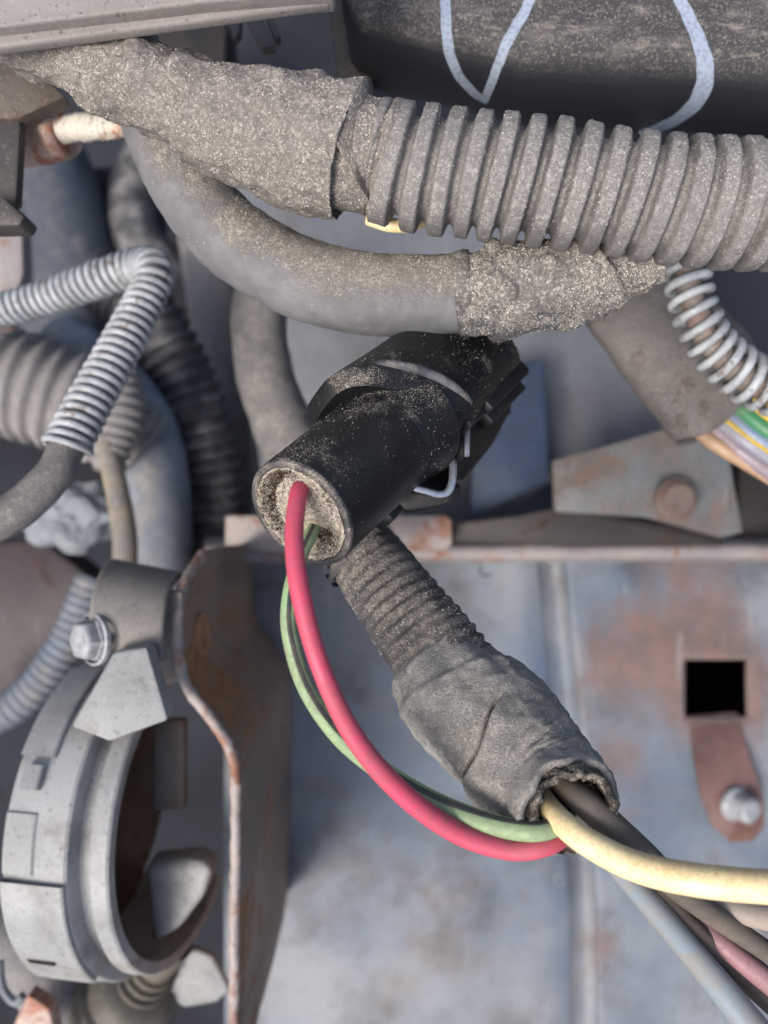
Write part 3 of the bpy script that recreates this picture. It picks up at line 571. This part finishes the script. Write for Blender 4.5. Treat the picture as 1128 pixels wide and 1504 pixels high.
sm = sh.modifiers.new('thickness', 'SOLIDIFY'); sm.thickness = .002; sm.offset = -1
bv = bvh_of(sh)
decal(bv, [(654, -30, 9), (655, 30, 9), (660, 75, 9), (674, 110, 8), (696, 135, 7), (716, 149, 5)], 'paint_stroke', M['chalk'], hs)
decal(bv, [(792, -30, 8), (768, 22, 9), (746, 60, 9), (728, 105, 8), (712, 147, 7)], 'paint_stroke', M['chalk'], hs, .00016)
decal(bv, [(982, -30, 10), (1006, 15, 11), (1028, 65, 13), (1036, 105, 15), (1028, 140, 14), (1003, 168, 10), (970, 186, 8), (938, 194, 4)], 'paint_stroke', M['chalk'], hs)

# ---------------------------------------------------------------- right: spring on a rod, grey sheath with coloured wires
sp = thing('coil_spring', 'silver coil spring around a rusty rod below the corrugated loom at right', 'spring', P(1040, 480, 150))
path = [(1004, 350, 150, 29), (1010, 410, 150, 29), (1022, 460, 150, 29), (1046, 506, 151, 30), (1085, 545, 152, 33), (1130, 570, 153, 34), (1220, 600, 154, 34)]
v, f = tube(pp([(x, y, d, h * .62) for x, y, d, h in path]), .0006, 20, lambda s, T, p: .0003 * fbm(p, 300, 3)); obj('rod', v, f, M['rod'], sp)
v, f = helix(path, .0029, .00088, phase=.5, m=10, seg=20); obj('coil', v, f, M['coil'], sp)
tag(obj('cable_sheath', *tube(pp([(880, 350, 178, 88), (945, 440, 175, 90), (1020, 540, 172, 88), (1070, 610, 170, 84)]), .0006, 48, lambda s, T, p: .0006 * fbm(p, 130, 3) + .0005 * np.abs(np.sin(3 * T + 40 * s)) ** 6, wall=.0011, flat=(.5, 1), ragged=lambda th: .0012 * np.sin(3 * th)), M['sheath']), 'wide flat grey brown cable sheath behind the spring at right', 'cable sheath')
gw = 'coloured wires leaving the flat grey sheath'
for nm, lab, mt, rows in (
    ('yellow_wire', 'bright yellow wire topmost among those leaving the flat grey sheath', 'wyel', [(1060, 545, 172, 12), (1110, 590, 166, 14), (1150, 618, 164, 14), (1240, 660, 163, 14)]),
    ('green_wire', 'deep green wire second from the top leaving the flat grey sheath', 'wgreen', [(1040, 560, 172, 12), (1094, 606, 167, 13), (1140, 640, 165, 14), (1240, 690, 164, 14)]),
    ('blue_wire', 'dull blue wire below the deep green one at the grey sheath', 'wbluegrey', [(1030, 575, 172, 11), (1082, 620, 168, 12), (1130, 655, 166, 13), (1240, 715, 165, 13)]),
    ('grey_wire', 'blue grey wire with a thin yellow stripe at the grey sheath', 'wgrey', [(1018, 585, 172, 11), (1074, 632, 168, 12), (1130, 672, 166, 12), (1240, 740, 165, 12)]),
    ('lavender_wire', 'lavender wire lowest but one leaving the flat grey sheath', 'wlav', [(1010, 600, 173, 10), (1062, 642, 169, 11), (1110, 680, 167, 11), (1240, 765, 166, 11)]),
    ('peach_wire', 'peach coloured wire lowest of those leaving the flat grey sheath', 'wpeach', [(1000, 610, 174, 10), (1050, 652, 169, 11), (1095, 680, 168, 10), (1150, 716, 168, 9), (1240, 780, 167, 9)])):
    o = tag(obj(nm, *tube(pp(rows), .0005, 16), M[mt]), lab, 'wire', gw)
    if nm == 'grey_wire':
        obj('yellow_stripe', *tube([q[:3] + [q[3] * 1.03] for q in pp(rows)], .0005, 6, arc=(-.5, .1)), M['wyel'], o)

# ---------------------------------------------------------------- the hose and the taped loom at the top
ch = thing('cable_hose', 'smooth grey rubber cable hose sweeping in a curve under the taped loom', 'hose', P(450, 410, 137))
hz = obj('hose', *tube(pp([(180, 60, 133, 50), (215, 135, 135, 52), (246, 215, 137, 54), (290, 296, 138, 56), (352, 358, 138, 57), (430, 404, 137, 58), (520, 430, 136, 58), (600, 436, 135, 58), (688, 431, 134, 57)]), .0005, 64,
    lambda s, T, p: .00012 * fbm(p, 900, 3) + .0003 * fbm(p, 90, 2)), M['hose'], ch)
obj('hose_collar', *tube(pp([(671, 432, 134.3, 59.5), (676, 431.5, 134.2, 61), (686, 431, 134, 61.5), (692, 430.5, 133.9, 59.5)]), .0002, 64, lambda s, T, p: .0002 * fbm(p, 800, 3)), M['wrap'], ch)
def wr(s, T, p):
    step = .0011 * np.tanh((s - (.006 + .0022 * np.sin(2 * T + 1) + .0012 * np.sin(5 * T))) / .0003)
    step2 = .0007 * np.tanh((s - (.0225 + .003 * np.sin(T + .4))) / .0004)
    return step * .7 - step2 + .00035 * fbm(p, 700, 4) + .0006 * fbm(p, 160, 2)
wz = obj('torn_wrap', *tube(pp([(686, 431, 133.6, 56), (720, 429, 132.6, 60), (790, 422, 130.5, 53), (860, 412, 129, 46), (920, 402, 128, 34), (972, 388, 127, 22)]), .00025, 110, wr), M['wrap'], ch)
grains(hz, 11000, .00009, M['grit'], ch, up=.0, zone=lambda c: np.clip((c[:, 1] - np.interp(c[:, 0], [P(x, y, 137)[0] for x, y in ((215, 135), (246, 215), (290, 296), (352, 358), (430, 404), (520, 430), (690, 431))], [P(x, y, 137)[1] for x, y in ((215, 135), (246, 215), (290, 296), (352, 358), (430, 404), (520, 430), (690, 431))])) / .006 + .35, .03, 1))
grains(wz, 12000, .00011, M['grit'], ch, up=-.1)

lm = thing('wiring_loom', 'thick dusty wiring loom across the top, taped at left and corrugated at right', 'wiring loom', P(620, 240, 121))
def tp(s, T, p):
    r = .0003 * fbm(p, 500, 4) + .0012 * fbm(p, 70, 2) + .0005 * (1 - np.abs(fbm(p * np.array([1, .5, 1]), 170, 2))) ** 3 + .0005 * fbm(p * np.array([.5, 1, 1]), 220, 2)
    for s0, k, amp in ((.013, 1.6, .0004), (.022, -1.2, .0005), (.031, 1.1, .0005), (.040, .7, .0006)):
        r = r + amp * np.tanh((s - s0 - .003 * np.sin(T * k + s0 * 200)) / .0003)
    return r - .0006
tz = obj('tape_wrap', *tube(pp([(-60, 40, 125, 60), (30, 64, 124.5, 60), (110, 90, 124, 60), (190, 121, 123, 63), (260, 148, 122.5, 60), (330, 179, 122, 64), (400, 198, 121.6, 74), (460, 212, 121.4, 84), (508, 222, 121.2, 84.5), (511, 223, 121.2, 84)]), .0003, 150, tp), M['tape'], lm)
def bd(s, T, p):
    r = .0003 * fbm(p, 450, 4) + .0003 * fbm(p, 90, 2)
    return r - .0007 * np.exp(-((s - .0062) / .0003) ** 2) + .0004 * np.tanh((s - .0062) / .0004)
bz = obj('tape_band', *tube(pp([(500, 220, 121.3, 83), (512, 223, 121.3, 84.5), (542, 230, 121.6, 83), (568, 237, 121.8, 81), (578, 240, 122, 76)]), .0002, 140, bd), M['tape'], lm)
def cr(s, T, p):
    jit = vnoise(np.stack([s * 140, 0 * s + 3.1, .6 * np.cos(T)], -1)); w_ = np.sin(2 * math.pi * (s + .0009 * np.sin(T)) / .0041 + 2.2 + .55 * jit); w_ = np.tanh(3.2 * (w_ + .55))
    return .00115 * w_ * (1 + .16 * jit) + .00009 * fbm(p, 900, 3) + .00025 * fbm(p, 110, 2)
cz = obj('corrugated_tube', *tube(pp([(548, 236, 122, 73), (600, 247, 122, 77), (700, 258, 121.5, 78), (800, 270, 121, 78), (900, 283, 120.5, 79), (1000, 296, 120, 80), (1128, 302, 119.5, 81), (1260, 306, 119.5, 81)]), .00022, 120, cr), M['conduit'], lm)
grains(tz, 20000, .00010, M['grit'], lm, up=-.15); grains(bz, 4500, .00010, M['grit'], lm, up=-.1); grains(cz, 12000, .00008, M['grit'], lm, up=-.1)
tag(obj('yellow_wire', *tube(pp([(540, 322, 131, 9), (575, 331, 130, 10), (610, 328, 130, 10), (650, 305, 132, 10)]), .0005, 16), M['yellow']), 'short bit of dusty yellow wire peeking out under the corrugated loom', 'wire')

# ---------------------------------------------------------------- black connector
C0 = P(440, 757, 112); A = np.array([30.7, 30.5, -41.]); A /= np.linalg.norm(A)
Vv = np.array([0, 0, 1.]) - A[2] * A; Vv /= np.linalg.norm(Vv); U = np.cross(A, Vv); U = -U if U[0] < 0 else U
def L(a, u, v): return C0 + (A * a + U * u + Vv * v) / 1000
cn = thing('electrical_connector', 'black plastic electrical connector with a sand filled round end and steel clip', 'connector', C0)
def lat(prof, mt, name, n=96, angle=32, dent=None):
    th = np.linspace(0, 2 * math.pi, n, endpoint=False); V = np.array([[L(a, r * math.cos(q), r * math.sin(q)) for q in th] for a, r in prof])
    if dent is not None: V = V + dent(V)
    k = len(prof); fs = [[i * n + j, (i + 1) * n + j, (i + 1) * n + (j + 1) % n, i * n + (j + 1) % n] for i in range(k - 1) for j in range(n)]
    return obj(name, V.reshape(-1, 3), fs, mt, cn, angle=angle)
brl = lat([(0.4, 8.9)] + [(a, 8.95 + .012 * a) for a in np.linspace(.6, 22, 44)] + [(22.4, 9.2), (22.7, 9.32), (23.0, 9.2)] + [(a, 9.25 + (a - 23) * .165) for a in np.linspace(23.2, 31, 16)], M['plug_black'], 'barrel', 120)
lat([(.6, 8.95), (.3, 8.93), (.05, 8.82), (-.06, 8.6), (-.06, 8.0), (.05, 7.85), (.5, 7.75), (4.0, 7.65)], M['rim'], 'barrel_rim', 120)
th = np.linspace(0, 2 * math.pi, 120, endpoint=False); rr = np.linspace(0, 7.78, 60); V = []
for r in rr:
    for q in th:
        pu, pv = r * math.cos(q), r * math.sin(q); g = np.array([pu, pv, 3.1])
        a = .9 + .5 * fbm(g, .55, 3) + .28 * fbm(g, 2.6, 3)
        # eroded moat near the rim on the left and lower left, and a pit under the wires
        a += 3.4 * math.exp(-((r - 6.3) / .75) ** 2) * max(0, math.cos(q - math.pi * 1.2)) ** .5
        a += 2.4 * math.exp(-((pu - 4.6) ** 2 + (pv + 1.0) ** 2) / 2.6)
        a -= .9 * math.exp(-((r - 7.6) / .6) ** 2)
        V.append(L(max(a, -.1), pu, pv))
V = np.array(V); fs = [[i * 120 + j, (i + 1) * 120 + j, (i + 1) * 120 + (j + 1) % 120, i * 120 + (j + 1) % 120] for i in range(59) for j in range(120)]
sl_ = obj('sandy_seal', V, fs, M['seal'], cn)
grains(sl_, 9000, .00011, M['grit'], cn, up=-1, patch=300, lo=-.1)
def dkz(c):
    q = (c - C0) * 1000; u_, v_ = q @ U, q @ Vv; r_ = np.hypot(u_, v_); th_ = np.arctan2(v_, u_)
    return np.exp(-((r_ - 6.3) / .8) ** 2) * np.clip(np.cos(th_ - math.pi * 1.2), 0, 1) + .8 * np.exp(-((u_ - 4.6) ** 2 + (v_ + 1.0) ** 2) / 2.5) + .25 * np.exp(-((u_ - 1) ** 2 + (v_ - 6) ** 2) / 2)
grains(sl_, 3200, .00014, grit('dark_soil_grit', srgb(34, 24, 18), srgb(56, 40, 28), srgb(78, 58, 40), srgb(104, 82, 60)), cn, up=-1, patch=300, lo=-.6, name='soil_grains', zone=dkz)
# shoulder lip
tubep = [(20.5, -11.6, 1.2), (21.5, -11.5, 4.0), (24, -10.6, 7.2), (27, -8.0, 9.6), (30, -4.5, 10.6), (33, -.6, 10.6), (35.5, 3.2, 9.6), (37, 5.4, 8.2)]
obj('shoulder_lip', *tube([list(L(q[0] - .4, q[1] * 1.0, q[2] * 1.03)) + [.0008] for q in tubep], .0003, 14, lambda s, T, p: .00008 * fbm(p, 900, 3)), M['ring'], cn)
# main housing, superellipse section swept along the axis
def sec(a, hu, hv, cu, cv, n=72, e=3.2):
    q = np.linspace(0, 2 * math.pi, n, endpoint=False); c, s = np.cos(q), np.sin(q)
    u = np.sign(c) * np.abs(c) ** (2 / e) * hu + cu; v = np.sign(s) * np.abs(s) ** (2 / e) * hv + cv
    # the mouth is cut on a slant: a grows with u
    return [L(a + (.85 * (uu + 2) if a < 40 else .3 * (uu + 2) * 0), uu, vv) for uu, vv in zip(u, v)]
secs = [(27.0, 7.6, 7.6, -1.4, .3), (26.4, 8.9, 8.6, -1.6, .3), (28.4, 10.3, 9.6, -2.2, .4), (29.6, 10.9, 10.1, -2.4, .4), (33, 10.8, 10.1, -2.4, .4), (39, 10.6, 10.0, -2.4, .4), (48, 10.4, 9.9, -2.4, .3), (54, 10.3, 9.8, -2.4, .3), (58.4, 10.2, 9.7, -2.4, .3), (59, 9.6, 9.2, -2.4, .3)]
V = np.array([sec(*s) for s in secs]); n = 72
fs = [[i * n + j, (i + 1) * n + j, (i + 1) * n + (j + 1) % n, i * n + (j + 1) % n] for i in range(len(secs) - 1) for j in range(n)] + [list(range(n)), [(len(secs) - 1) * n + j for j in range(n)][::-1]]
hb = obj('housing_body', V.reshape(-1, 3), fs, M['plug_black'], cn, angle=40)
AX = [A, U, Vv]
def cbox(a0, a1, u0, u1, v0, v1, name, mt='plug_black', bev=.4):
    return rbox(L((a0 + a1) / 2, (u0 + u1) / 2, (v0 + v1) / 2), AX, np.array([(a1 - a0) / 2, (u1 - u0) / 2, (v1 - v0) / 2]), M[mt], name, cn, bev)
cbox(42, 59, 5, 9.0, 5.0, 7.4, 'side_rail'); cbox(45, 61, 6, 10.8, .6, 3.2, 'side_rail'); cbox(36, 62, 6, 8.6, -6, 6, 'side_wall')
cbox(37, 60, 8.6, 12.2, -5.6, -2.6, 'latch_arm'); cbox(26, 38, 7, 13.8, -7.5, -4.6, 'lower_flange', bev=.8); cbox(18, 30, 5, 10.5, -8.6, -5.5, 'lower_flange', bev=.8)
prism([(690, 566, 147), (744, 570, 151), (752, 598, 151), (726, 650, 145), (680, 708, 136), (662, 690, 133.5), (668, 640, 135), (684, 596, 141)], 5, M['plug_black'], 'side_cover', cn, .7)
prism([(676, 600, 138.6), (682, 598, 138.6), (681, 676, 132.0), (668, 678, 132.0)], 2, M['plug_black'], 'blade_slot', cn, .3)
prism([(683, 603, 139.0), (691, 602, 139.4), (690, 670, 132.4), (682, 671, 132.2)], 1.6, M['steel'], 'terminal_blade', cn, .15)
obj('lock_clip', *tube([list(P(*q)) + [.00064] for q in ((665, 676, 133.0), (665.5, 690, 131.5), (664, 708, 130), (658, 722, 129), (645, 726, 128.2), (625, 721, 127.2), (604, 715, 126.5), (594, 710, 126.5))], .0003, 14, flat=(.75, 1.05)), M['steel'], cn)
prism([(572, 745, 131), (600, 754, 131), (640, 748, 131), (668, 738, 131), (679, 722, 131.5), (674, 706, 132.5), (640, 722, 131), (590, 715, 130.5)], 6, M['plug_black'], 'lower_flange', cn, 1.5, 3)
grains(brl, 6000, .00006, M['grit'], cn, up=.1, zone=lambda c: np.clip(((c - C0) @ -U - .0025) / .003, .02, 1) + 1.6 * np.clip(((c - C0) @ A - .019) / .006, 0, 1) * np.clip(((c - C0) @ -U + .004) / .006, .1, 1))
grains(hb, 1800, .00007, M['grit'], cn, up=.2)

# ---------------------------------------------------------------- lower harness
lh = thing('harness_branch', 'corrugated harness branch wrapped in torn grey tape, running down from the connector', 'wiring harness', P(700, 1000, 126))
def lc(s, T, p):
    w_ = np.sin(2 * math.pi * s / .00205); return .00014 * w_ * np.clip(1 + 1.2 * fbm(p, 130, 2), 0, 2) + .00010 * fbm(p, 800, 3) + .0003 * fbm(p, 120, 2)
lz = obj('conduit', *tube(pp([(470, 725, 144, 46), (521, 797, 139, 52), (569, 861, 134.5, 60), (645, 966, 129, 68), (700, 1040, 126, 74)]), .00022, 110, lc), M['lower'], lh)
obj('conduit_rib', *tube(pp([(517, 806, 138.4, 55), (524, 815, 137.8, 55.5)]), .0002, 40, arc=(.2, 2.4)), M['rim'], lh); obj('conduit_rib', *tube(pp([(529, 821, 137.3, 56), (534, 828, 137, 56)]), .0002, 40, arc=(.2, 2.4)), M['rim'], lh)
def ct(s, T, p):
    T = (T + math.pi) % (2 * math.pi) - math.pi
    r = .00016 * fbm(p, 800, 3) + .0006 * fbm(p, 90, 2) + .00045 * (1 - np.abs(fbm(p * np.array([1, .6, 1]), 190, 2))) ** 2 + .00014 * np.sin(2 * math.pi * (s - .004 * np.sin(T + .6)) / .0062) ** 8 - .0010 * np.exp(-(s / .0006) ** 2)
    # a slit where one turn of tape has split open
    s0 = .0186 + .0035 * (T - .3) + .0006 * np.sin(T * 5); inside = np.clip((1.3 - np.abs(T - .75)) / .25, 0, 1)
    r = r - .0024 * np.exp(-((s - s0) / .00030) ** 2) * inside + .0004 * np.tanh((s - s0) / .0004) * inside
    s1 = .0085 - .004 * np.sin(T + .8); r = r + .0003 * np.tanh((s - s1) / .0004)
    return r
def rag(th): return .0005 * np.sin(3 * th + 1) + .0004 * np.sin(7 * th) - .0018 * np.exp(-(((th - 2.4 + math.pi) % (2 * math.pi) - math.pi) / .55) ** 2)
kz = obj('tape_wrap', *tube(pp([(622, 962, 129.3, 69), (632, 974, 128.7, 75), (660, 1008, 127, 83), (728, 1072, 123, 91), (782, 1130, 118.5, 90), (815, 1163, 114, 82), (838, 1187, 109, 73)]), .0002, 150, ct, wall=.0012, ragged=rag), M['cloth'], lh)
obj('frayed_lining', *tube(pp([(800, 1148, 117, 70), (822, 1172, 113, 69), (840, 1190, 108.6, 66), (843, 1194, 107.8, 65)]), .0002, 110, lambda s, T, p: .0005 * fbm(p, 700, 4), wall=.0012, ragged=lambda th: .0005 * np.sin(2 * th + .4) + .0004 * np.sin(5 * th) + .0004 * np.sin(11 * th)), M['frayed'], lh)
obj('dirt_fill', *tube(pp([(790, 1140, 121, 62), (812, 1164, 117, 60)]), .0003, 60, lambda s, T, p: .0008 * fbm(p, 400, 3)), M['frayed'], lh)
grains(lz, 10000, .00009, M['grit'], lh, up=-.1); grains(kz, 3500, .00007, M['grit'], lh, up=-.2, zone=lambda c: np.clip((P(700, 1090, 124)[1] - c[:, 1]) * -1 / .008 + .3, .25, 1))

# ---------------------------------------------------------------- wires
tag(obj('red_wire', *tube(pp([(450, 722, 114.5, 12), (445, 716, 111.5, 13), (438, 728, 108.5, 13.5), (432, 790, 105, 14), (441, 870, 102.5, 15), (471, 980, 101.5, 14.5), (522, 1085, 102.5, 15.5), (592, 1166, 105.5, 16), (670, 1222, 108.5, 16), (745, 1247, 108.5, 15.5), (798, 1244, 107.5, 14), (832, 1226, 110.5, 13), (850, 1205, 117, 12)]), .0004, 28), M['red']), 'red wire looping from the connector end down into the taped sleeve', 'wire')
gp = pp([(466, 766, 115, 9), (458, 782, 112.5, 10), (438, 826, 109.5, 11), (425, 880, 108, 11.5), (426, 935, 107.5, 12), (449, 1010, 107.5, 12.5), (497, 1080, 108.5, 13.5), (562, 1133, 109.8, 15), (640, 1180, 110.5, 16), (720, 1210, 109.5, 16), (785, 1221, 107.5, 15), (822, 1210, 109.5, 14), (845, 1190, 117, 13)])
gw_ = tag(obj('green_wire', *tube(gp, .0004, 28), M['green']), 'pale green wire with a dark stripe beside the red wire', 'wire')
obj('dark_stripe', *tube([q[:3] + [q[3] * 1.02] for q in gp], .0004, 9, arc=(-.1, .5), twist=-1.6), M['stripe'], gw_)
tag(obj('yellow_wire', *tube(pp([(775, 1135, 123, 16), (790, 1162, 116, 17), (812, 1194, 109.5, 18), (855, 1232, 105, 20), (930, 1271, 104, 22), (1020, 1292, 100, 23.5), (1140, 1303, 97, 24), (1260, 1305, 97, 24)]), .0004, 32), M['yellow']), 'thick pale yellow wire leaving the torn sleeve towards the right edge', 'wire')
gg = 'wires fanning out of the torn sleeve below the yellow wire'
for nm, lab, mt, rows in (
    ('brown_wire', 'dark grey brown wire leaving the torn sleeve along the top of the yellow wire', 'wbrown', [(800, 1125, 123, 17), (826, 1150, 114, 19), (872, 1190, 109, 22), (940, 1252, 110, 22), (1010, 1316, 113, 18), (1128, 1398, 118, 15), (1260, 1480, 119, 15)]),
    ('blue_wire', 'pale blue wire lowest of the fan under the yellow wire', 'wblue', [(812, 1165, 122, 12), (845, 1200, 113, 14), (895, 1260, 113, 16), (955, 1328, 116, 18), (1040, 1428, 119, 21), (1104, 1508, 118, 24), (1180, 1600, 117, 25)]),
    ('black_wire', 'dark wire between the pale blue and the pink wire', 'wbrown', [(820, 1160, 122, 11), (855, 1200, 113, 12), (920, 1262, 115, 14), (990, 1336, 119, 15), (1080, 1424, 123, 17), (1200, 1530, 122, 18)]),
    ('pink_wire', 'dull pink wire in the fan at the bottom right', 'wpink', [(826, 1160, 122, 10), (862, 1200, 113, 11), (920, 1250, 116, 12), (1010, 1340, 122, 13), (1070, 1394, 121, 16), (1140, 1450, 120, 18), (1240, 1530, 119, 18)]),
    ('beige_wire', 'dull beige wire directly under the yellow wire at right', 'wbeige', [(830, 1155, 122, 11), (870, 1200, 112.5, 13), (925, 1245, 113, 15), (1000, 1306, 118, 18), (1080, 1335, 117, 19), (1150, 1350, 116, 20), (1260, 1366, 116, 20)])):
    tag(obj(nm, *tube(pp(rows), .0005, 22), M[mt]), lab, 'wire', gg)
